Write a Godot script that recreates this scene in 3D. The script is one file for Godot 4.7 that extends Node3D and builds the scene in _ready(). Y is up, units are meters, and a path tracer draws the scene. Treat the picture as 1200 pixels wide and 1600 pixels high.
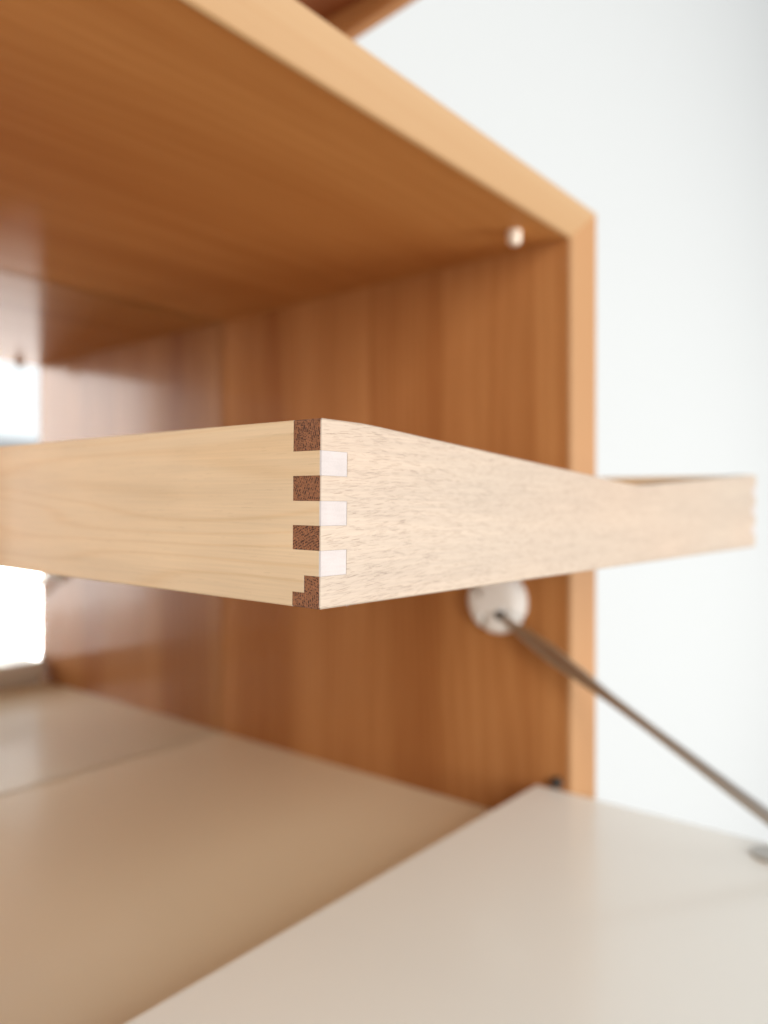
extends Node3D
# A wall-hung teak cabinet with a mirrored back, its white drop flap open, and a pale oak drawer pulled towards the viewer.
# Axes: x runs along the cabinet's width to the right, z towards the room, y up. Metres.

const EYE := 1.30                     # height of the lens
const SIDE_IN := 0.535                # inner face of the right side panel
const LEFT_IN := -0.300               # inner face of the left side panel
const CEIL := EYE + 0.2046            # underside of the cabinet's top
const FLOOR := EYE - 0.2440           # top of the cabinet's bottom
const T := 0.0230                     # panel thickness
const FRONT := -0.2459                # z of the cabinet's outer front edge
const FRONT_IN := -0.2569             # z of the inner end of the bevel
const LIP := -0.2590                  # z where the solid lipping ends and the veneer begins
const MIRROR := -0.668                # z of the mirror's face
const WALL := -0.690                  # z of the wall

var M := {}
var rng := RandomNumberGenerator.new()
var taken := {}


func _ready() -> void:
	rng.seed = 7
	# ---- camera
	var cam := Camera3D.new()
	cam.name = "camera"
	cam.position = Vector3(0, EYE, 0)
	cam.rotation_degrees = Vector3(-0.19, -50.65, 0)
	cam.near = 0.01
	cam.far = 60.0
	var lens := CameraAttributesPhysical.new()
	lens.frustum_focal_length = 17.925
	lens.frustum_focus_distance = 0.181
	lens.frustum_near = 0.01
	lens.frustum_far = 60.0
	lens.exposure_aperture = 5.0
	cam.attributes = lens
	add_child(cam)
	cam.fov = 67.6
	# ---- daylight of the room and exposure
	var env := Environment.new()
	env.background_mode = Environment.BG_COLOR
	env.background_color = Color(0.84, 0.87, 0.90).linear_to_srgb()
	env.background_energy_multiplier = 0.48
	env.tonemap_mode = Environment.TONE_MAPPER_LINEAR
	env.tonemap_exposure = 1.5
	env.sdfgi_enabled = true
	env.ssao_enabled = true
	env.ssil_enabled = true
	var we := WorldEnvironment.new()
	we.name = "environment"
	we.environment = env
	add_child(we)
	# ---- light of the two windows opposite the cabinet: [left, right, bottom, top, energy]
	var windows := [[1.45, 3.75, -0.96, 0.26, 13.0, 1.3], [-1.80, -0.70, -0.60, 2.30, 10.0, 1.3], [1.45, 3.75, 0.40, 1.40, 0.22, 0.22]]
	for q in windows:
		var lamp := AreaLight3D.new()
		lamp.name = "window_light"
		lamp.area_size = Vector2(q[1] - q[0], q[3] - q[2])
		lamp.light_color = Color(1.0, 0.985, 0.96)
		lamp.light_energy = q[4]
		lamp.area_range = 20.0
		lamp.shadow_enabled = true
		lamp.position = Vector3((q[0] + q[1]) / 2, EYE + (q[2] + q[3]) / 2, 3.0)
		add_child(lamp, true)

	make_materials()
	build_wall()
	for k in 3:
		var q = windows[k]
		build_window(Vector3((q[0] + q[1]) / 2, EYE + (q[2] + q[3]) / 2, 3.0), Vector2(q[1] - q[0], q[3] - q[2]), ["wide bright window reflected in the mirror at the left edge", "tall bright window left of the wide one, shining on the varnish", "dimmer window pane directly above the wide bright one"][k], q[5])
	build_cabinet()
	build_drawer()
	build_shelf()


# ------------------------------------------------------------------ materials

func noise(w: int, h: int, sx: int, sy: int, freq: float, octaves: int, sd: int) -> PackedByteArray:
	# a grey noise picture, stretched sx times along and sy times across
	var n := FastNoiseLite.new()
	n.seed = sd
	n.noise_type = FastNoiseLite.TYPE_SIMPLEX_SMOOTH
	n.frequency = freq
	n.fractal_octaves = octaves
	var im: Image = n.get_image(maxi(w / sx, 4), maxi(h / sy, 4), false, false, true)
	im.convert(Image.FORMAT_L8)
	im.resize(w, h, Image.INTERPOLATE_CUBIC)
	return im.get_data()


func picture(w: int, h: int, bytes: PackedByteArray) -> ImageTexture:
	var im := Image.create_from_data(w, h, false, Image.FORMAT_RGB8, bytes)
	im.generate_mipmaps()
	return ImageTexture.create_from_image(im)


func grey(w: int, h: int, v: PackedFloat32Array) -> ImageTexture:
	var b := PackedByteArray()
	b.resize(w * h)
	for i in w * h:
		b[i] = int(clampf(v[i], 0.0, 1.0) * 255.0)
	var im := Image.create_from_data(w, h, false, Image.FORMAT_L8, b)
	return ImageTexture.create_from_image(im)


func wood(called: String, tex: Texture2D, size: Vector2, rough: float) -> StandardMaterial3D:
	var m := StandardMaterial3D.new()
	m.resource_name = called
	m.albedo_texture = tex
	m.roughness = rough
	m.uv1_scale = Vector3(1.0 / size.x, 1.0 / size.y, 1)
	M[called] = m
	return m


func plain(called: String, c: Color, rough: float, metal := 0.0) -> StandardMaterial3D:
	var m := StandardMaterial3D.new()
	m.resource_name = called
	m.albedo_color = c.linear_to_srgb()
	m.roughness = rough
	m.metallic = metal
	M[called] = m
	return m


func stroke(buf: PackedFloat32Array, w: int, h: int, x: float, y: float, dx: float, dy: float, n: int, half: float, k: float) -> void:
	# a tapering dash of n steps, added to the buffer
	for i in n:
		var t := float(i) / maxf(n - 1, 1)
		var a := k * minf(1.0, 4.0 * minf(t + 0.08, 1.08 - t))
		var px := int(x)
		if px >= 0 and px < w:
			var y0 := int(floorf(y - half))
			for py in range(y0, int(ceilf(y + half)) + 1):
				if py >= 0 and py < h:
					var f := clampf(half + 0.5 - absf(py + 0.5 - y), 0.0, 1.0)
					var at := py * w + px
					buf[at] = maxf(buf[at], a * f)
		x += dx
		y += dy


func oak_face() -> void:
	var w := 2048
	var h := 512                      # 0.40 m by 0.05 m
	var pores := PackedFloat32Array()
	pores.resize(w * h)
	var rays := PackedFloat32Array()
	rays.resize(w * h)
	var dens := noise(w, h, 8, 2, 0.014, 2, 4)
	for k in 24000:                   # the open pores of oak: short fine dashes along the grain
		var x := rng.randf() * w
		var y := floorf(rng.randf() * 120.0) * (h / 120.0) + rng.randf_range(-0.8, 0.8) + 2.0
		y = clampf(y, 0.0, h - 1.0)
		var d := dens[int(y) * w + int(x)] / 255.0
		var tilt := 0.05 + 0.06 * sin(x * 0.011 + y * 0.006) + 0.04 * sin(x * 0.037 + y * 0.013) + rng.randf_range(-0.02, 0.02)
		stroke(pores, w, h, x, y, 1.0, tilt * 2.0, rng.randi_range(8, 22), rng.randf_range(0.2, 0.5), (pow(rng.randf(), 2.2) * 0.75 + 0.05) * (0.75 + 0.3 * d))
	for k in 800:                     # the silvery-brown ray flecks slant across it
		var x := rng.randf() * w
		var y := rng.randf() * h
		var n := rng.randi_range(10, 34)
		stroke(rays, w, h, x, y, 1.0, -rng.randf_range(0.15, 0.5), n, rng.randf_range(1.0, 3.5), rng.randf_range(0.15, 0.7))
	var broad := noise(w, h, 24, 2, 0.012, 3, 11)
	var fine := noise(w, h, 28, 1, 0.11, 4, 12)
	var warm := noise(w, h, 6, 3, 0.006, 2, 13)
	var out := PackedByteArray()
	out.resize(w * h * 3)
	var bump := PackedFloat32Array()
	bump.resize(w * h)
	for i in w * h:
		var v := 0.92 + 0.05 * (broad[i] / 255.0) + 0.10 * (fine[i] / 255.0)
		var p := pores[i]
		var r := rays[i] * 0.11
		var q := (warm[i] / 255.0 - 0.5) * 7.0
		out[i * 3] = int(clampf((157.0 + q * 0.6) * v * (1.0 - 0.42 * p) * (1.0 - r), 0, 255))
		out[i * 3 + 1] = int(clampf(138.5 * v * (1.0 - 0.50 * p) * (1.0 - r * 1.12), 0, 255))
		out[i * 3 + 2] = int(clampf((120.5 - q * 0.3) * v * (1.0 - 0.56 * p) * (1.0 - r * 1.2), 0, 255))
		bump[i] = 0.8 - 0.75 * p + 0.12 * (fine[i] / 255.0)
	var m := wood("oak_face", picture(w, h, out), Vector2(0.40, 0.05), 0.52)
	m.heightmap_enabled = true
	m.heightmap_texture = grey(w, h, bump)
	m.heightmap_scale = 0.009


func oak_end() -> void:
	var w := 512
	var h := 512                      # 0.04 m by 0.04 m: dark pores in crooked rows, pale threads between them
	var base := noise(w, h, 1, 1, 0.05, 3, 21)
	var fine := noise(w, h, 1, 1, 0.22, 2, 22)
	var rows := PackedFloat32Array()
	rows.resize(w * h)
	for k in 9000:
		var x := rng.randf() * w
		var band := floorf(rng.randf() * 66.0)
		var y := band * (h / 66.0) + 5.0 * sin(x * 0.018 + band * 0.3) + rng.randf_range(-1.2, 1.2) + x * 0.22
		y = fposmod(y, h)
		var r := rng.randf_range(0.9, 2.3)
		for dy in range(-3, 4):
			for dx in range(-3, 4):
				var px := int(x) + dx
				var py := int(y) + dy
				if px >= 0 and px < w and py >= 0 and py < h:
					rows[py * w + px] = maxf(rows[py * w + px], clampf(r + 0.5 - sqrt(dx * dx + dy * dy), 0, 1) * 0.9)
	var threads := PackedFloat32Array()
	threads.resize(w * h)
	for k in 300:
		stroke(threads, w, h, rng.randf() * w, rng.randf() * h, 0.35, 1.0, rng.randi_range(30, 110), rng.randf_range(0.4, 1.0), rng.randf_range(0.3, 0.9))
	var out := PackedByteArray()
	out.resize(w * h * 3)
	var bump := PackedFloat32Array()
	bump.resize(w * h)
	for i in w * h:
		var v := 0.74 + 0.22 * (base[i] / 255.0) + 0.36 * (fine[i] / 255.0)
		var p := rows[i] * 0.88
		var s := threads[i] * 0.6
		out[i * 3] = int(clampf(140.0 * v * (1.0 - p * 0.70) + 66.0 * s, 0, 255))
		out[i * 3 + 1] = int(clampf(92.0 * v * (1.0 - p * 0.85) + 42.0 * s, 0, 255))
		out[i * 3 + 2] = int(clampf(62.0 * v * (1.0 - p * 0.92) + 24.0 * s, 0, 255))
		bump[i] = 0.7 - 0.7 * rows[i] + 0.2 * s
	var m := wood("oak_end", picture(w, h, out), Vector2(0.04, 0.04), 0.62)
	m.heightmap_enabled = true
	m.heightmap_texture = grey(w, h, bump)
	m.heightmap_scale = 0.012


func maple() -> void:
	var w := 2048
	var h := 512                      # 0.40 m by 0.05 m
	var broad := noise(w, h, 40, 2, 0.012, 3, 31)
	var fine := noise(w, h, 32, 1, 0.13, 3, 32)
	var curl := noise(w, h, 3, 3, 0.012, 2, 33)
	var warp := noise(w, h, 16, 3, 0.010, 2, 34)
	var flecks := PackedFloat32Array()
	flecks.resize(w * h)
	for k in 1500:
		stroke(flecks, w, h, rng.randf() * w, rng.randf() * h, 1.0, rng.randf_range(-0.03, 0.10), rng.randi_range(6, 24), rng.randf_range(0.3, 0.6), rng.randf_range(0.1, 0.5))
	var out := PackedByteArray()
	out.resize(w * h * 3)
	for y in h:
		for x in w:
			var i := y * w + x
			var ring := y * 0.017 + warp[i] * 0.011
			var line := pow(0.5 + 0.5 * sin(ring * TAU), 7.0)
			var v := 0.915 + 0.07 * (broad[i] / 255.0) + 0.05 * (fine[i] / 255.0) + 0.035 * (curl[i] / 255.0) - 0.026 * line * (broad[(i * 7) % (w * h)] / 255.0 + 0.3)
			var p := flecks[i] * 0.16
			out[i * 3] = int(clampf(228.0 * v * (1.0 - p), 0, 255))
			out[i * 3 + 1] = int(clampf(200.0 * v * (1.0 - p * 1.2 - 0.02 * line), 0, 255))
			out[i * 3 + 2] = int(clampf(163.0 * v * (1.0 - p * 1.4 - 0.05 * line), 0, 255))
	wood("maple", picture(w, h, out), Vector2(0.40, 0.05), 0.42)


func maple_end() -> void:
	var w := 256
	var h := 256
	var fine := noise(w, h, 1, 1, 0.2, 3, 41)
	var broad := noise(w, h, 1, 1, 0.012, 2, 42)
	var streak := noise(w, h, 1, 10, 0.1, 2, 43)
	var out := PackedByteArray()
	out.resize(w * h * 3)
	for i in w * h:
		var v := 0.94 + 0.04 * (fine[i] / 255.0) + 0.05 * (broad[i] / 255.0) + 0.03 * (streak[i] / 255.0)
		out[i * 3] = int(clampf(160.0 * v, 0, 255))
		out[i * 3 + 1] = int(clampf(150.0 * v, 0, 255))
		out[i * 3 + 2] = int(clampf(147.0 * v, 0, 255))
	wood("maple_end", picture(w, h, out), Vector2(0.03, 0.03), 0.55)


func teak(called: String, sd: int, light: Color, dark: Color, strips: Array, size: Vector2, rough: float, coat: float, coat_rough := 0.2, line_k := 0.09) -> void:
	# veneer: x of the picture runs along the grain; strips are the joints between veneer leaves, across it
	var w := 1024
	var h := 1024
	var broad := noise(w, h, 26, 2, 0.010, 3, sd)
	var fine := noise(w, h, 28, 1, 0.15, 3, sd + 1)
	var warp := noise(w, h, 22, 4, 0.010, 2, sd + 2)
	var out := PackedByteArray()
	out.resize(w * h * 3)
	for y in h:
		var leaf := 0.0
		var tone := 0.0
		for s in strips:
			if y > s[0] * h:
				leaf = s[0] * 1700.0
				tone = s[1]
		for x in w:
			var i := y * w + x
			var ring := (y + leaf) * 0.034 + warp[i] * 0.016
			var line := 0.5 + 0.5 * sin(ring * TAU)
			var f := clampf(0.20 + tone + 0.42 * (broad[i] / 255.0) + 0.20 * (fine[i] / 255.0) + line_k * line - 0.06, 0.0, 1.0)
			out[i * 3] = int(255.0 * lerpf(light.r, dark.r, f))
			out[i * 3 + 1] = int(255.0 * lerpf(light.g, dark.g, f))
			out[i * 3 + 2] = int(255.0 * lerpf(light.b, dark.b, f))
	var m := wood(called, picture(w, h, out), size, rough)
	var bump := PackedFloat32Array()
	bump.resize(w * h)
	for i in w * h:
		bump[i] = 0.5 * (fine[i] / 255.0) + 0.5 * (broad[i] / 255.0)
	m.heightmap_enabled = true
	m.heightmap_texture = grey(w, h, bump)
	m.heightmap_scale = 0.006
	m.metallic_specular = 0.22 if rough < 0.6 else 0.10
	if coat > 0.0:
		m.clearcoat_enabled = true
		m.clearcoat = coat
		m.clearcoat_roughness = coat_rough


func make_materials() -> void:
	oak_face()
	oak_end()
	maple()
	maple_end()
	teak("teak_side", 51, Color8(206, 150, 96), Color8(152, 94, 50), [[0.0, 0.0], [0.22, 0.12], [0.55, -0.06], [0.80, 0.14]], Vector2(0.5, 0.42), 0.42, 0.22, 0.12, 0.13)
	teak("teak_top", 61, Color8(206, 149, 90), Color8(164, 103, 52), [[0.0, 0.0]], Vector2(0.5, 0.42), 0.70, 0.08, 0.20)
	teak("teak_lip", 71, Color8(168, 139, 104), Color8(155, 118, 80), [[0.0, 0.0]], Vector2(0.5, 0.10), 0.45, 0.0)
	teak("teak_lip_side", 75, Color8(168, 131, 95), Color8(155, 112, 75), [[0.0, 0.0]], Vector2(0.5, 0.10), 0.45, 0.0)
	teak("teak_dark", 81, Color8(168, 100, 56), Color8(112, 58, 30), [[0.0, 0.0]], Vector2(0.5, 0.42), 0.4, 0.0)
	var lacquer := plain("lacquer", Color(0.89, 0.88, 0.82), 0.28)
	lacquer.clearcoat_enabled = true
	lacquer.clearcoat = 0.35
	lacquer.clearcoat_roughness = 0.12
	var scuff := PackedFloat32Array()
	scuff.resize(1024 * 1024)
	for k in 260:
		stroke(scuff, 1024, 1024, rng.randf() * 1024, rng.randf() * 1024, 1.0, rng.randf_range(-1.6, 1.6), rng.randi_range(20, 160), 0.4, rng.randf_range(0.1, 0.6))
	var cloud := noise(1024, 1024, 4, 4, 0.012, 4, 91)
	for i in 1024 * 1024:
		scuff[i] = 0.30 + 0.02 * (cloud[i] / 255.0) + 0.06 * scuff[i]
	lacquer.roughness = 1.0
	lacquer.roughness_texture = grey(1024, 1024, scuff)
	lacquer.uv1_scale = Vector3(2.2, 2.2, 1)
	var floor_lacquer := plain("floor_lacquer", Color(0.84, 0.71, 0.51), 0.36)
	floor_lacquer.clearcoat_enabled = true
	floor_lacquer.clearcoat = 0.2
	floor_lacquer.clearcoat_roughness = 0.10
	var paint := plain("wall_paint", Color(0.405, 0.415, 0.417), 0.9)
	var n := FastNoiseLite.new()
	n.frequency = 0.05
	var nt := NoiseTexture2D.new()
	nt.noise = n
	nt.width = 256
	nt.height = 256
	nt.seamless = true
	paint.heightmap_enabled = true
	paint.heightmap_texture = nt
	paint.heightmap_scale = 0.02
	paint.uv1_scale = Vector3(6, 6, 1)
	plain("mirror", Color(0.86, 0.87, 0.87), 0.03, 1.0)
	plain("white_plastic", Color(0.88, 0.86, 0.83), 0.6)
	plain("pale_rubber", Color(0.80, 0.68, 0.55), 0.5)
	plain("steel", Color(0.50, 0.47, 0.43), 0.32, 1.0)
	plain("dark_steel", Color(0.05, 0.045, 0.04), 0.45, 0.6)
	plain("frame_paint", Color(0.8, 0.8, 0.8), 0.5)
	var pane := plain("daylight", Color(0.8, 0.85, 0.9), 0.5)
	pane.emission_enabled = true
	pane.emission = Color(0.93, 0.97, 1.0)
	pane.emission_energy_multiplier = 1.3


# ------------------------------------------------------------------ mesh helpers

func mb() -> SurfaceTool:
	var st := SurfaceTool.new()
	st.begin(Mesh.PRIMITIVE_TRIANGLES)
	return st


func fan(st: SurfaceTool, pts: Array, out: Vector3, grain := Vector3.RIGHT, smooth := []) -> void:
	# a flat polygon facing «out»; uv in metres: along the grain, across the grain
	var n := Vector3.ZERO
	for i in pts.size():
		n += (pts[i] as Vector3).cross(pts[(i + 1) % pts.size()])
	var order := range(pts.size())
	if n.dot(out) > 0.0:              # front faces run clockwise
		order.reverse()
	var face := n.normalized() * (1.0 if n.dot(out) > 0.0 else -1.0)
	var g := grain
	if absf(face.dot(grain)) > 0.8:
		g = Vector3.UP if absf(face.y) < 0.5 else Vector3.RIGHT
	var a := face.cross(g)
	if a.length() > 0.01:
		a = a.normalized()
	if a.x + a.y - a.z < 0.0:
		a = -a
	for i in range(1, pts.size() - 1):
		for k in [order[0], order[i], order[i + 1]]:
			var p: Vector3 = pts[k]
			st.set_normal(smooth[k] if smooth.size() else face)
			st.set_uv(Vector2(p.dot(g), p.dot(a)))
			st.add_vertex(p)


func prism(st: SurfaceTool, outline: Array, axis: Vector3, lo: float, hi: float, e1: Vector3, e2: Vector3, grain: Vector3) -> void:
	# extrudes a convex outline (Vector2 in e1, e2) along axis
	var mid := Vector2.ZERO
	for p in outline:
		mid += p
	mid /= outline.size()
	var a := []
	var b := []
	for p in outline:
		a.append(e1 * p.x + e2 * p.y + axis * lo)
		b.append(e1 * p.x + e2 * p.y + axis * hi)
	fan(st, a, -axis, grain)
	fan(st, b, axis, grain)
	for i in outline.size():
		var j := (i + 1) % outline.size()
		var m2: Vector2 = (outline[i] + outline[j]) * 0.5 - mid
		var d: Vector2 = outline[j] - outline[i]
		var nn := Vector2(d.y, -d.x)
		if nn.dot(m2) < 0:
			nn = -nn
		fan(st, [a[i], a[j], b[j], b[i]], e1 * nn.x + e2 * nn.y, grain)


func box(st: SurfaceTool, lo: Vector3, hi: Vector3, grain := Vector3.RIGHT, c := 0.0) -> void:
	# a box with chamfered edges
	var L := [lo, hi]
	for ax in 3:
		var e := (ax + 1) % 3
		var f := (ax + 2) % 3
		for s in 2:
			var q := []
			for k in [[0, 0], [1, 0], [1, 1], [0, 1]]:
				var p := Vector3.ZERO
				p[ax] = L[s][ax]
				p[e] = L[k[0]][e] + (c if k[0] == 0 else -c)
				p[f] = L[k[1]][f] + (c if k[1] == 0 else -c)
				q.append(p)
			var n := Vector3.ZERO
			n[ax] = -1 if s == 0 else 1
			fan(st, q, n, grain)
		if c <= 0.0:
			continue
		for k in [[0, 0], [1, 0], [1, 1], [0, 1]]:       # edges along ax
			var q := []
			for s in [[0, 0], [1, 0], [1, 1], [0, 1]]:
				var p := Vector3.ZERO
				p[ax] = L[s[0]][ax] + (c if s[0] == 0 else -c)
				p[e] = L[k[0]][e] + (0.0 if s[1] == 0 else (c if k[0] == 0 else -c))
				p[f] = L[k[1]][f] + (0.0 if s[1] == 1 else (c if k[1] == 0 else -c))
				q.append(p)
			var n := Vector3.ZERO
			n[e] = -1 if k[0] == 0 else 1
			n[f] = -1 if k[1] == 0 else 1
			fan(st, q, n, grain)
	if c > 0.0:
		for i in 8:
			var s := Vector3(i & 1, (i >> 1) & 1, (i >> 2) & 1)
			var q := []
			for ax in 3:
				var p := Vector3.ZERO
				for k in 3:
					p[k] = L[int(s[k])][k] + (0.0 if k == ax else (c if s[k] == 0 else -c))
				q.append(p)
			fan(st, q, s * 2.0 - Vector3.ONE, grain)


func obj(called: String, st, mat, parent: Node3D = self) -> MeshInstance3D:
	# commits one SurfaceTool, or several with one material each, as one named mesh
	var o := MeshInstance3D.new()
	o.name = called
	var mesh := ArrayMesh.new()
	if st is Array:
		for k in st.size():
			mesh = st[k].commit(mesh)
			mesh.surface_set_material(k, mat[k])
	else:
		mesh = st.commit()
		mesh.surface_set_material(0, mat)
	o.mesh = mesh
	if parent == self:
		o.name = numbered(called)
		add_child(o, true)
	else:
		var n := 0
		for c in parent.get_children():
			if str(c.name).trim_suffix("_" + str(c.name).right(3)) == called or str(c.name) == called:
				n += 1
		o.name = called if n == 0 else "%s_%03d" % [called, n]
		parent.add_child(o, true)
	return o


func numbered(called: String) -> String:
	taken[called] = taken.get(called, -1) + 1
	return called if taken[called] == 0 else "%s_%03d" % [called, taken[called]]


func thing(called: String, label: String, category: String, at: Vector3) -> Node3D:
	var o := Node3D.new()
	o.name = numbered(called)
	o.position = at
	o.set_meta("label", label)
	o.set_meta("category", category)
	add_child(o, true)
	return o


func lathe(st: SurfaceTool, profile: Array, seg := 48) -> void:
	# profile: Vector2(radius, height) turned about y, smooth
	var nrm := []
	for i in profile.size():
		var d: Vector2 = profile[mini(i + 1, profile.size() - 1)] - profile[maxi(i - 1, 0)]
		nrm.append(Vector2(d.y, -d.x).normalized())
	for i in profile.size() - 1:
		for k in seg:
			var q := []
			var nn := []
			for c in [[i, k], [i, k + 1], [i + 1, k + 1], [i + 1, k]]:
				var a: float = TAU * c[1] / seg
				var p: Vector2 = profile[c[0]]
				q.append(Vector3(cos(a) * p.x, p.y, sin(a) * p.x))
				nn.append(Vector3(cos(a) * nrm[c[0]].x, nrm[c[0]].y, sin(a) * nrm[c[0]].x))
			var mid: Vector3 = nn[0] + nn[2]
			if profile[i].x < 1e-6:
				fan(st, [q[0], q[2], q[3]], mid, Vector3.UP, [nn[0], nn[2], nn[3]])
			elif profile[i + 1].x < 1e-6:
				fan(st, [q[0], q[1], q[2]], mid, Vector3.UP, [nn[0], nn[1], nn[2]])
			else:
				fan(st, q, mid, Vector3.UP, nn)


# ------------------------------------------------------------------ setting

func build_wall() -> void:
	var st := mb()
	box(st, Vector3(-2.5, 0.0, WALL - 0.12), Vector3(6.0, 3.4, WALL), Vector3.RIGHT)
	var o := obj("wall", st, M.wall_paint)
	o.set_meta("kind", "structure")
	o.set_meta("label", "plain bright white wall behind the cabinet")


func build_window(at: Vector3, size: Vector2, label: String, glow: float) -> void:
	var o := thing("window", label, "window", Vector3(at.x, at.y - size.y / 2 - 0.06, at.z + 0.03))
	var st := mb()
	box(st, Vector3(-size.x / 2, 0.06, 0.0), Vector3(size.x / 2, size.y + 0.06, 0.012))
	var pane: StandardMaterial3D = M.daylight.duplicate()
	pane.emission_energy_multiplier = glow
	obj("pane", st, pane, o)
	for s in [-1, 0, 1]:
		st = mb()
		var x: float = s * (size.x / 2 + 0.03)
		box(st, Vector3(x - 0.03, 0.0, -0.02), Vector3(x + 0.03, size.y + 0.12, -0.002 if s == 0 else 0.04), Vector3.UP, 0.004)
		obj("stile", st, M.frame_paint, o)
	for y in [0.03, size.y + 0.09]:
		for s in [-1, 1]:
			st = mb()
			box(st, Vector3(minf(s * 0.031, s * size.x / 2), y - 0.03, -0.018), Vector3(maxf(s * 0.031, s * size.x / 2), y + 0.03, 0.038), Vector3.RIGHT, 0.004)
			obj("rail", st, M.frame_paint, o)


# ------------------------------------------------------------------ cabinet

func build_cabinet() -> void:
	var base := Vector3((SIDE_IN + LEFT_IN) / 2, FLOOR - T, (FRONT + MIRROR) / 2)
	var o := thing("wall_cabinet", "teak wall cabinet with mirrored back and its white drop flap hanging open", "cabinet", base)
	var back := MIRROR - 0.004
	var inner_lo := Vector2(LEFT_IN, FLOOR)
	var inner_hi := Vector2(SIDE_IN, CEIL)
	var st := mb()
	# the veneered panels
	st = mb()
	box(st, Vector3(LEFT_IN, CEIL, WALL + 0.003) - base, Vector3(SIDE_IN, CEIL + T, LIP) - base, Vector3.RIGHT)
	obj("top_panel", st, M.teak_top, o)
	for s in 2:
		st = mb()
		var x0 := SIDE_IN if s == 0 else LEFT_IN - T
		box(st, Vector3(x0, FLOOR - T, WALL + 0.003) - base, Vector3(x0 + T, CEIL + T, LIP) - base, Vector3.UP)
		obj("side_panel", st, M.teak_side, o)
	st = mb()
	box(st, Vector3(LEFT_IN, FLOOR - T, WALL + 0.003) - base, Vector3(SIDE_IN, FLOOR, LIP) - base, Vector3.RIGHT)
	obj("bottom_panel", st, M.floor_lacquer, o)
	st = mb()
	box(st, Vector3(LEFT_IN, FLOOR, WALL + 0.003) - base, Vector3(SIDE_IN, CEIL, back) - base, Vector3.UP)
	obj("back_panel", st, M.teak_dark, o)
	st = mb()
	box(st, Vector3(LEFT_IN + 0.001, FLOOR + 0.001, back) - base, Vector3(SIDE_IN - 0.001, CEIL - 0.001, MIRROR) - base, Vector3.UP)
	var mir := obj("back_mirror", st, M.mirror, o)
	mir.set_meta("label", "mirror glass lining the back of the cabinet")
	# the bevelled solid lipping round the opening, mitred at the corners
	var i4 := [inner_lo, Vector2(inner_hi.x, inner_lo.y), inner_hi, Vector2(inner_lo.x, inner_hi.y)]
	var o4 := [inner_lo - Vector2(T, T), Vector2(inner_hi.x + T, inner_lo.y - T), inner_hi + Vector2(T, T), Vector2(inner_lo.x - T, inner_hi.y + T)]
	var r := 0.0012
	for k in 4:
		var j := (k + 1) % 4
		var gr := Vector3.RIGHT if k % 2 == 0 else Vector3.UP
		var outward := Vector3(0, -1 if k == 0 else 1, 0) if k % 2 == 0 else Vector3(1 if k == 1 else -1, 0, 0)
		st = mb()
		var P := func(p: Vector2, z: float) -> Vector3: return Vector3(p.x, p.y, z) - base
		var rows := []
		for c in [k, j]:
			var d: Vector2 = (o4[c] - i4[c])
			rows.append([
				P.call(i4[c], LIP + 0.0002), P.call(i4[c], FRONT_IN - r), P.call(i4[c] + d * (r / T), FRONT_IN + r * 0.4),
				P.call(o4[c] - d * (r / T), FRONT - r * 0.3), P.call(o4[c], FRONT - r * 1.4), P.call(o4[c], LIP + 0.0002)])
		var outs := [-outward, -outward + Vector3(0, 0, 1), Vector3(0, 0, 1) - outward * 0.4, Vector3(0, 0, 1) + outward, outward, Vector3(0, 0, -1)]
		for e in 6:
			var f := (e + 1) % 6
			fan(st, [rows[0][e], rows[1][e], rows[1][f], rows[0][f]], outs[e], gr)
		fan(st, rows[0], rows[0][0] - rows[1][0], gr)
		fan(st, rows[1], rows[1][0] - rows[0][0], gr)
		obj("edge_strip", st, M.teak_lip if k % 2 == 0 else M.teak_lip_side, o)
	# small bumper under the top
	st = mb()
	lathe(st, [Vector2(0, -0.0105), Vector2(0.003, -0.0103), Vector2(0.0045, -0.009), Vector2(0.0052, -0.0065), Vector2(0.0052, 0.0)], 24)
	var b := obj("bumper", st, M.pale_rubber, o)
	b.position = Vector3(0.4954, CEIL, -0.2827) - base
	# the partition and the runners that carry the drawer
	st = mb()
	box(st, Vector3(0.102, FLOOR, MIRROR + 0.001) - base, Vector3(0.120, CEIL, -0.345) - base, Vector3.UP)
	obj("partition", st, M.teak_side, o)
	st = mb()
	box(st, Vector3(SIDE_IN - 0.0250, EYE - 0.0390, -0.60) - base, Vector3(SIDE_IN, EYE - 0.0245, -0.262) - base, Vector3.BACK, 0.0008)
	obj("drawer_runner", st, M.teak_dark, o)
	st = mb()
	box(st, Vector3(0.120, EYE - 0.0390, -0.60) - base, Vector3(0.145, EYE - 0.0245, -0.350) - base, Vector3.BACK, 0.0008)
	obj("drawer_runner", st, M.teak_dark, o)
	build_flap(o, base)


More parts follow.
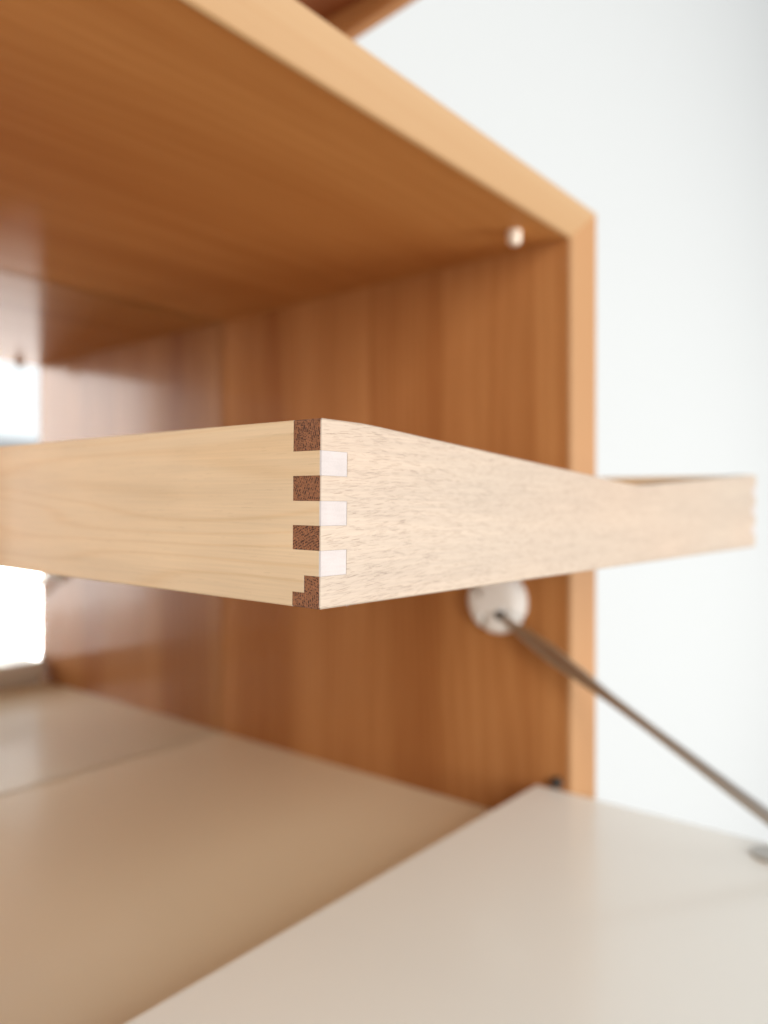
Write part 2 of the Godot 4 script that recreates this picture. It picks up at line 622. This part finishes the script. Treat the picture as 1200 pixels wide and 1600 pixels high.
func build_flap(o: Node3D, base: Vector3) -> void:
	var top := EYE - 0.2115
	var st := mb()
	box(st, Vector3(LEFT_IN + 0.006, top - 0.019, -0.283) - base, Vector3(0.530, top, 0.175) - base, Vector3.RIGHT, 0.0018)
	var f := obj("drop_flap", st, M.lacquer, o)
	f.set_meta("label", "cream white drop flap lying open")
	# pivot pin between flap and side panel
	st = mb()
	lathe(st, [Vector2(0, 0.006), Vector2(0.0030, 0.0056), Vector2(0.0042, 0.0040), Vector2(0.0042, 0.0)], 20)
	var pin := obj("hinge_pin", st, M.dark_steel, o)
	pin.position = Vector3(SIDE_IN, top + 0.0035, -0.267) - base
	pin.rotation.z = PI / 2
	# hinge strip under the flap, down to the bottom panel
	st = mb()
	box(st, Vector3(LEFT_IN + 0.01, FLOOR, -0.276) - base, Vector3(0.528, top - 0.019, -0.266) - base, Vector3.RIGHT, 0.001)
	obj("hinge_strip", st, M.lacquer, o)
	# ---- the stay: white disc on the side panel, bar, foot on the flap
	var hub := Vector3(SIDE_IN, EYE - 0.0735, -0.3195)
	var arm_start := Vector3(SIDE_IN - 0.0105, EYE - 0.0835, -0.3120)
	var arm_end := Vector3(0.513, EYE - 0.2035, -0.0900)
	st = mb()
	var R := 0.0265
	var rings := 26
	var seg := 96
	var grid := []
	for i in rings + 1:
		var row := []
		var q := float(i) / rings
		for k in seg:
			var a := TAU * k / seg
			var rad := R * q
			var hgt := 0.0120 * sqrt(maxf(0.0, 1.0 - pow(q, 5.0)))
			var y := sin(a) * rad
			var z := cos(a) * rad
			for g in [deg_to_rad(-30.0), deg_to_rad(150.0), deg_to_rad(243.0)]:
				var along: float = z * cos(g) + y * sin(g)
				var off: float = absf(-z * sin(g) + y * cos(g))
				if along > 0.010:
					hgt -= 0.0065 * (1.0 - smoothstep(0.0014, 0.0030, off)) * smoothstep(0.010, 0.013, along)
			row.append(Vector3(-maxf(hgt, 0.0), y, z))
		grid.append(row)
	var nrm := []
	for i in rings + 1:
		var row := []
		for k in seg:
			var across: Vector3 = grid[i][(k + 1) % seg] - grid[i][(k + seg - 1) % seg]
			var along: Vector3 = grid[mini(i + 1, rings)][k] - grid[maxi(i - 1, 0)][k]
			var n := across.cross(along).normalized() if i > 0 else Vector3.LEFT
			row.append(-n if n.x > 0.0 else n)
		nrm.append(row)
	for i in rings:
		for k in seg:
			var k2 := (k + 1) % seg
			var mid: Vector3 = nrm[i][k] + nrm[i + 1][k2]
			if i == 0:
				fan(st, [grid[0][0], grid[1][k2], grid[1][k]], mid, Vector3.UP, [nrm[0][0], nrm[1][k2], nrm[1][k]])
			else:
				fan(st, [grid[i][k], grid[i][k2], grid[i + 1][k2], grid[i + 1][k]], mid, Vector3.UP, [nrm[i][k], nrm[i][k2], nrm[i + 1][k2], nrm[i + 1][k]])
	var stay := Node3D.new()
	stay.name = "flap_stay"
	stay.position = hub - base
	stay.set_meta("label", "tapering metal stay from white disc to flap")
	o.add_child(stay, true)
	obj("mounting_disc", st, M.white_plastic, stay)
	# the bar: a flat bar whose width swells behind the disc, then narrows, then widens again
	st = mb()
	var ax := (arm_end - arm_start).normalized()
	var wide := ax.cross(Vector3.RIGHT).normalized()
	var thick := wide.cross(ax).normalized()
	var prof := [[0.0, 2.2, 2.2], [0.05, 3.2, 2.2], [0.12, 5.2, 2.0], [0.20, 6.6, 2.0], [0.30, 5.4, 2.0], [0.42, 3.6, 2.2], [0.55, 3.3, 2.2], [0.70, 3.9, 2.2], [0.85, 4.4, 2.2], [0.97, 4.6, 2.2], [1.0, 4.2, 2.0]]
	var cols := []
	for p in prof:
		var c: Vector3 = arm_start.lerp(arm_end, p[0]) - hub
		var ring := []
		for k in 16:
			var a := TAU * k / 16
			var ca := signf(cos(a)) * pow(absf(cos(a)), 0.6)
			var sa := signf(sin(a)) * pow(absf(sin(a)), 0.6)
			ring.append([c + wide * (ca * p[1] * 0.001) + thick * (sa * p[2] * 0.001), (wide * cos(a) * p[2] + thick * sin(a) * p[1]).normalized()])
		cols.append(ring)
	for i in cols.size() - 1:
		for k in 16:
			var k2 := (k + 1) % 16
			var q := [cols[i][k], cols[i][k2], cols[i + 1][k2], cols[i + 1][k]]
			fan(st, [q[0][0], q[1][0], q[2][0], q[3][0]], q[0][1] + q[2][1], ax, [q[0][1], q[1][1], q[2][1], q[3][1]])
	for e in [[0, -ax], [cols.size() - 1, ax]]:
		var cap := []
		for k in 16:
			cap.append(cols[e[0]][k][0])
		fan(st, cap, e[1], Vector3.UP)
	obj("stay_bar", st, M.steel, stay)
	st = mb()
	lathe(st, [Vector2(0, 0.0035), Vector2(0.0022, 0.0032), Vector2(0.0036, 0.0018), Vector2(0.0038, 0.0), Vector2(0.0038, -0.004)], 24)
	var pivot := obj("pivot", st, M.dark_steel, stay)
	pivot.position = arm_start - hub + Vector3(-0.0005, 0, 0)
	pivot.rotation.z = PI / 2
	# the foot: a round-ended plate screwed to the flap, with an upright lug
	st = mb()
	var outline := []
	for k in 13:
		var a := -PI / 2 + PI * k / 12
		outline.append(Vector2(cos(a + PI / 2) * 0.0105, -0.1130 + (-sin(a + PI / 2)) * 0.0105))
	for k in 13:
		var a := PI * k / 12
		outline.append(Vector2(-cos(a) * 0.0105, -0.0800 + sin(a) * 0.0105))
	prism(st, outline, Vector3.UP, top - hub.y, top + 0.0028 - hub.y, Vector3.RIGHT, Vector3.BACK, Vector3.RIGHT)
	var plate := obj("foot_plate", st, M.steel, stay)
	plate.position = Vector3(0.5085 - hub.x, 0, -hub.z)
	st = mb()
	box(st, Vector3(0.503, top + 0.0028, -0.0970) - hub, Vector3(0.5105, top + 0.0150, -0.0830) - hub, Vector3.UP, 0.0015)
	obj("lug", st, M.steel, stay)


# ------------------------------------------------------------------ drawer

func build_drawer() -> void:
	# local axes: x from the left outer face, y from the underside, z = 0 at the front face
	var W := 0.3948
	var H := 0.0450
	var D := 0.36
	var t := 0.0092
	var c := 0.0004
	var o := thing("drawer", "pale oak and maple drawer with finger-jointed corner pulled out of the cabinet", "drawer", Vector3(0.12893, EYE - 0.02355, -0.12521))
	o.rotation.x = 0.0119
	var cut := [0.0, 0.168, 0.300, 0.432, 0.563, 0.692, 0.828, 0.920, 1.0]
	var Y := func(f: float) -> float: return H * (1.0 - f)
	# the front board: a shallow V cut in its upper edge
	var prof := []
	for k in 65:
		var x := t + (W - 2 * t) * k / 64.0
		var s := clampf((absf(x - W / 2)) / (W / 2 - 0.0165), 0.0, 1.0)
		var dip := 0.0113
		# straight slopes with softened ends
		var lin := 1.0 - s
		lin = lin - 0.035 * exp(-pow((s) / 0.05, 2.0)) - 0.0
		prof.append(Vector2(x, H - dip * maxf(0.0, lin)))
	var st := mb()
	for k in prof.size() - 1:
		var p: Vector2 = prof[k]
		var q: Vector2 = prof[k + 1]
		fan(st, [Vector3(p.x, c, 0), Vector3(q.x, c, 0), Vector3(q.x, q.y - c, 0), Vector3(p.x, p.y - c, 0)], Vector3.BACK)
		fan(st, [Vector3(p.x, p.y - c, 0), Vector3(q.x, q.y - c, 0), Vector3(q.x, q.y, -c), Vector3(p.x, p.y, -c)], Vector3(0, 1, 1))
		fan(st, [Vector3(p.x, p.y, -c), Vector3(q.x, q.y, -c), Vector3(q.x, q.y, c - t), Vector3(p.x, p.y, c - t)], Vector3.UP)
		fan(st, [Vector3(p.x, p.y, c - t), Vector3(q.x, q.y, c - t), Vector3(q.x, q.y - c, -t), Vector3(p.x, p.y - c, -t)], Vector3(0, 1, -1))
		fan(st, [Vector3(p.x, 0, -t), Vector3(q.x, 0, -t), Vector3(q.x, q.y - c, -t), Vector3(p.x, p.y - c, -t)], Vector3.FORWARD)
	fan(st, [Vector3(t, c, 0), Vector3(W - t, c, 0), Vector3(W - t, 0, -c), Vector3(t, 0, -c)], Vector3(0, -1, 1))
	fan(st, [Vector3(t, 0, -c), Vector3(W - t, 0, -c), Vector3(W - t, 0, -t), Vector3(t, 0, -t)], Vector3.DOWN)
	var front := obj("front_board", st, M.oak_face, o)
	# its fingers, whose dark end grain shows on the drawer's flanks
	for s in 2:
		var shift := 0
		for e in [[0, 1, t], [2, 3, t], [4, 5, t], [6, 7, t * 0.56], [7, 8, t]]:
			var y1: float = Y.call(cut[e[0]])
			var y0: float = Y.call(cut[e[1]])
			var deep: float = e[2]
			var ch := 0.00022
			var x0 := 0.0 if s == 0 else W
			var sg := 1.0 if s == 0 else -1.0
			var side := mb()
			var ends := mb()
			var last: bool = e[1] == 8
			var first: bool = e[0] == 0
			var yb := y0 + (c if last else 0.0)
			var yt := y1 - (c if first else 0.0)
			# face grain: front, chamfer at the corner, top, bottom, inner
			fan(side, [Vector3(x0 + sg * ch, yb, 0), Vector3(x0 + sg * t, yb, 0), Vector3(x0 + sg * t, yt, 0), Vector3(x0 + sg * ch, yt, 0)], Vector3.BACK)
			fan(side, [Vector3(x0 + sg * ch, yb, 0), Vector3(x0, yb, -ch), Vector3(x0, yt, -ch), Vector3(x0 + sg * ch, yt, 0)], Vector3(-sg, 0, 1))
			if first:
				fan(side, [Vector3(x0 + sg * ch, yt, 0), Vector3(x0 + sg * t, yt, 0), Vector3(x0 + sg * t, y1, -c), Vector3(x0 + sg * c, y1, -c)], Vector3(0, 1, 1))
				fan(ends, [Vector3(x0, yt, -ch), Vector3(x0, yt, -deep), Vector3(x0 + sg * c, y1, -deep), Vector3(x0 + sg * c, y1, -c)], Vector3(-sg, 1, 0))
			if last:
				fan(side, [Vector3(x0 + sg * ch, yb, 0), Vector3(x0 + sg * t, yb, 0), Vector3(x0 + sg * t, y0, -c), Vector3(x0 + sg * c, y0, -c)], Vector3(0, -1, 1))
				fan(ends, [Vector3(x0, yb, -ch), Vector3(x0, yb, -deep), Vector3(x0 + sg * c, y0, -deep), Vector3(x0 + sg * c, y0, -c)], Vector3(-sg, -1, 0))
			fan(side, [Vector3(x0 + sg * c, y1, -c), Vector3(x0 + sg * t, y1, -c), Vector3(x0 + sg * t, y1, -deep), Vector3(x0 + sg * c, y1, -deep)], Vector3.UP)
			fan(side, [Vector3(x0 + sg * c, y0, -c), Vector3(x0 + sg * t, y0, -c), Vector3(x0 + sg * t, y0, -deep), Vector3(x0 + sg * c, y0, -deep)], Vector3.DOWN)
			fan(side, [Vector3(x0, y0, -deep), Vector3(x0 + sg * t, y0, -deep), Vector3(x0 + sg * t, y1, -deep), Vector3(x0, y1, -deep)], Vector3.FORWARD)
			# end grain
			fan(ends, [Vector3(x0, yb, -ch), Vector3(x0, yb, -deep), Vector3(x0, yt, -deep), Vector3(x0, yt, -ch)], Vector3(-sg, 0, 0), Vector3(0, cos(shift * 0.7), sin(shift * 0.7)))
			shift += 1
			obj("finger", [side, ends], [M.oak_face, M.oak_end], front)
	# a few torn fibres left at the lower edge
	st = mb()
	for q in [[0.0094, 0.0007, 0.0002], [0.0101, 0.0004, -0.0002], [0.0168, 0.0003, 0.0001]]:
		var p := Vector3(q[0], 0.0003, -0.0001)
		var tip := p + Vector3(q[2], -q[1], 0.0002)
		var sid := Vector3(0.00007, 0, 0)
		fan(st, [p - sid, p + sid, tip], Vector3.BACK)
		fan(st, [p - sid - Vector3(0, 0, 0.0001), p + sid - Vector3(0, 0, 0.0001), tip], Vector3.FORWARD)
	obj("torn_fibre", st, M.maple_end, front)
	# the maple sides with their own fingers, whose pale end grain shows on the front
	for s in 2:
		var x0 := 0.0 if s == 0 else W - t
		var gap := 0.00004
		st = mb()
		box(st, Vector3(x0, 0, -D), Vector3(x0 + t, H, -t), Vector3.BACK, 0.0)
		var side_board := obj("side_board", trimmed_side(x0, t, H, D), M.maple, o)
		var small := 0.00005
		for e in [[1, 2, 0.0], [3, 4, 0.0], [5, 6, 0.0], [6, 7, 0.56]]:
			var y1: float = Y.call(cut[e[0]]) - (gap if e[2] == 0.0 else -gap)
			var y0: float = Y.call(cut[e[1]]) + gap
			var zf: float = -small - t * e[2] - (gap if e[2] > 0.0 else 0.0)
			var flank := mb()
			var ends := mb()
			var xo := x0 if s == 0 else x0 + t
			var xi := x0 + t - gap if s == 0 else x0 + gap
			var sg := 1.0 if s == 0 else -1.0
			var ch := 0.0003 if e[2] == 0.0 else 0.0
			fan(flank, [Vector3(xo, y0, zf - ch), Vector3(xo, y0, -t), Vector3(xo, y1, -t), Vector3(xo, y1, zf - ch)], Vector3(-sg, 0, 0), Vector3.BACK)
			if ch > 0.0:
				fan(ends, [Vector3(xo, y0, zf - ch), Vector3(xo + sg * ch, y0, zf), Vector3(xo + sg * ch, y1, zf), Vector3(xo, y1, zf - ch)], Vector3(-sg, 0, 1), Vector3.BACK)
			fan(flank, [Vector3(xo, y1, zf - ch), Vector3(xi, y1, zf - ch), Vector3(xi, y1, -t), Vector3(xo, y1, -t)], Vector3.UP, Vector3.BACK)
			fan(flank, [Vector3(xo, y0, zf - ch), Vector3(xi, y0, zf - ch), Vector3(xi, y0, -t), Vector3(xo, y0, -t)], Vector3.DOWN, Vector3.BACK)
			fan(flank, [Vector3(xi, y0, zf), Vector3(xi, y0, -t), Vector3(xi, y1, -t), Vector3(xi, y1, zf)], Vector3(sg, 0, 0), Vector3.BACK)
			fan(ends, [Vector3(xo + sg * ch, y0, zf), Vector3(xi, y0, zf), Vector3(xi, y1, zf), Vector3(xo + sg * ch, y1, zf)], Vector3.BACK, Vector3.BACK)
			obj("finger", [flank, ends], [M.maple, M.maple_end], side_board)
	st = mb()
	box(st, Vector3(t, 0, -D), Vector3(W - t, H - 0.004, t - D), Vector3.RIGHT, c)
	obj("back_board", st, M.maple, o)
	st = mb()
	box(st, Vector3(t, H * 0.085, t - D), Vector3(W - t, H * 0.085 + 0.004, -t), Vector3.RIGHT)
	obj("bottom_board", st, M.maple, o)


func trimmed_side(x0: float, t: float, H: float, D: float) -> SurfaceTool:
	# a board along z with chamfered long edges
	var c := 0.0004
	var st := mb()
	prism(st, [Vector2(x0 + c, 0), Vector2(x0 + t - c, 0), Vector2(x0 + t, c), Vector2(x0 + t, H - c), Vector2(x0 + t - c, H), Vector2(x0 + c, H), Vector2(x0, H - c), Vector2(x0, c)], Vector3.BACK, -D, -t, Vector3.RIGHT, Vector3.UP, Vector3.BACK)
	return st


# ------------------------------------------------------------------ the shelf above

func build_shelf() -> void:
	var under := EYE + 0.480
	var o := thing("wall_shelf", "dark teak shelf on tapering bracket above the cabinet, at the top edge", "shelf", Vector3(0.32, under, WALL + 0.002))
	var st := mb()
	box(st, Vector3(-0.25, 0, 0), Vector3(0.245, 0.020, 0.345), Vector3.RIGHT, 0.002)
	obj("shelf_board", st, M.teak_dark, o)
	for x in [-0.235, 0.225]:
		st = mb()
		var L := 0.335
		var r := 0.0035
		var zs := [0.0, 0.1, 0.2, 0.27, 0.31, 0.325, L]
		var rows := []
		for z in zs:
			var low: float = -0.0395 + 0.0968 * z
			if z > 0.3:
				low = lerpf(low, -0.002, pow((z - 0.3) / (L - 0.3), 2.0))
			rows.append([Vector3(x, 0, z), Vector3(x, minf(low + r, -0.0005), z), Vector3(x + r, low, z), Vector3(x + 0.020 - r, low, z), Vector3(x + 0.020, minf(low + r, -0.0005), z), Vector3(x + 0.020, 0, z)])
		var outs := [Vector3(-1, 0, 0), Vector3(-1, -1, 0), Vector3(0, -1, 0), Vector3(1, -1, 0), Vector3(1, 0, 0), Vector3(0, 1, 0)]
		for i in rows.size() - 1:
			for e in 6:
				var f := (e + 1) % 6
				fan(st, [rows[i][e], rows[i][f], rows[i + 1][f], rows[i + 1][e]], outs[e], Vector3.BACK)
		fan(st, rows[0], Vector3.FORWARD, Vector3.BACK)
		fan(st, rows[-1], Vector3.BACK, Vector3.BACK)
		obj("bracket", st, M.teak_side, o)
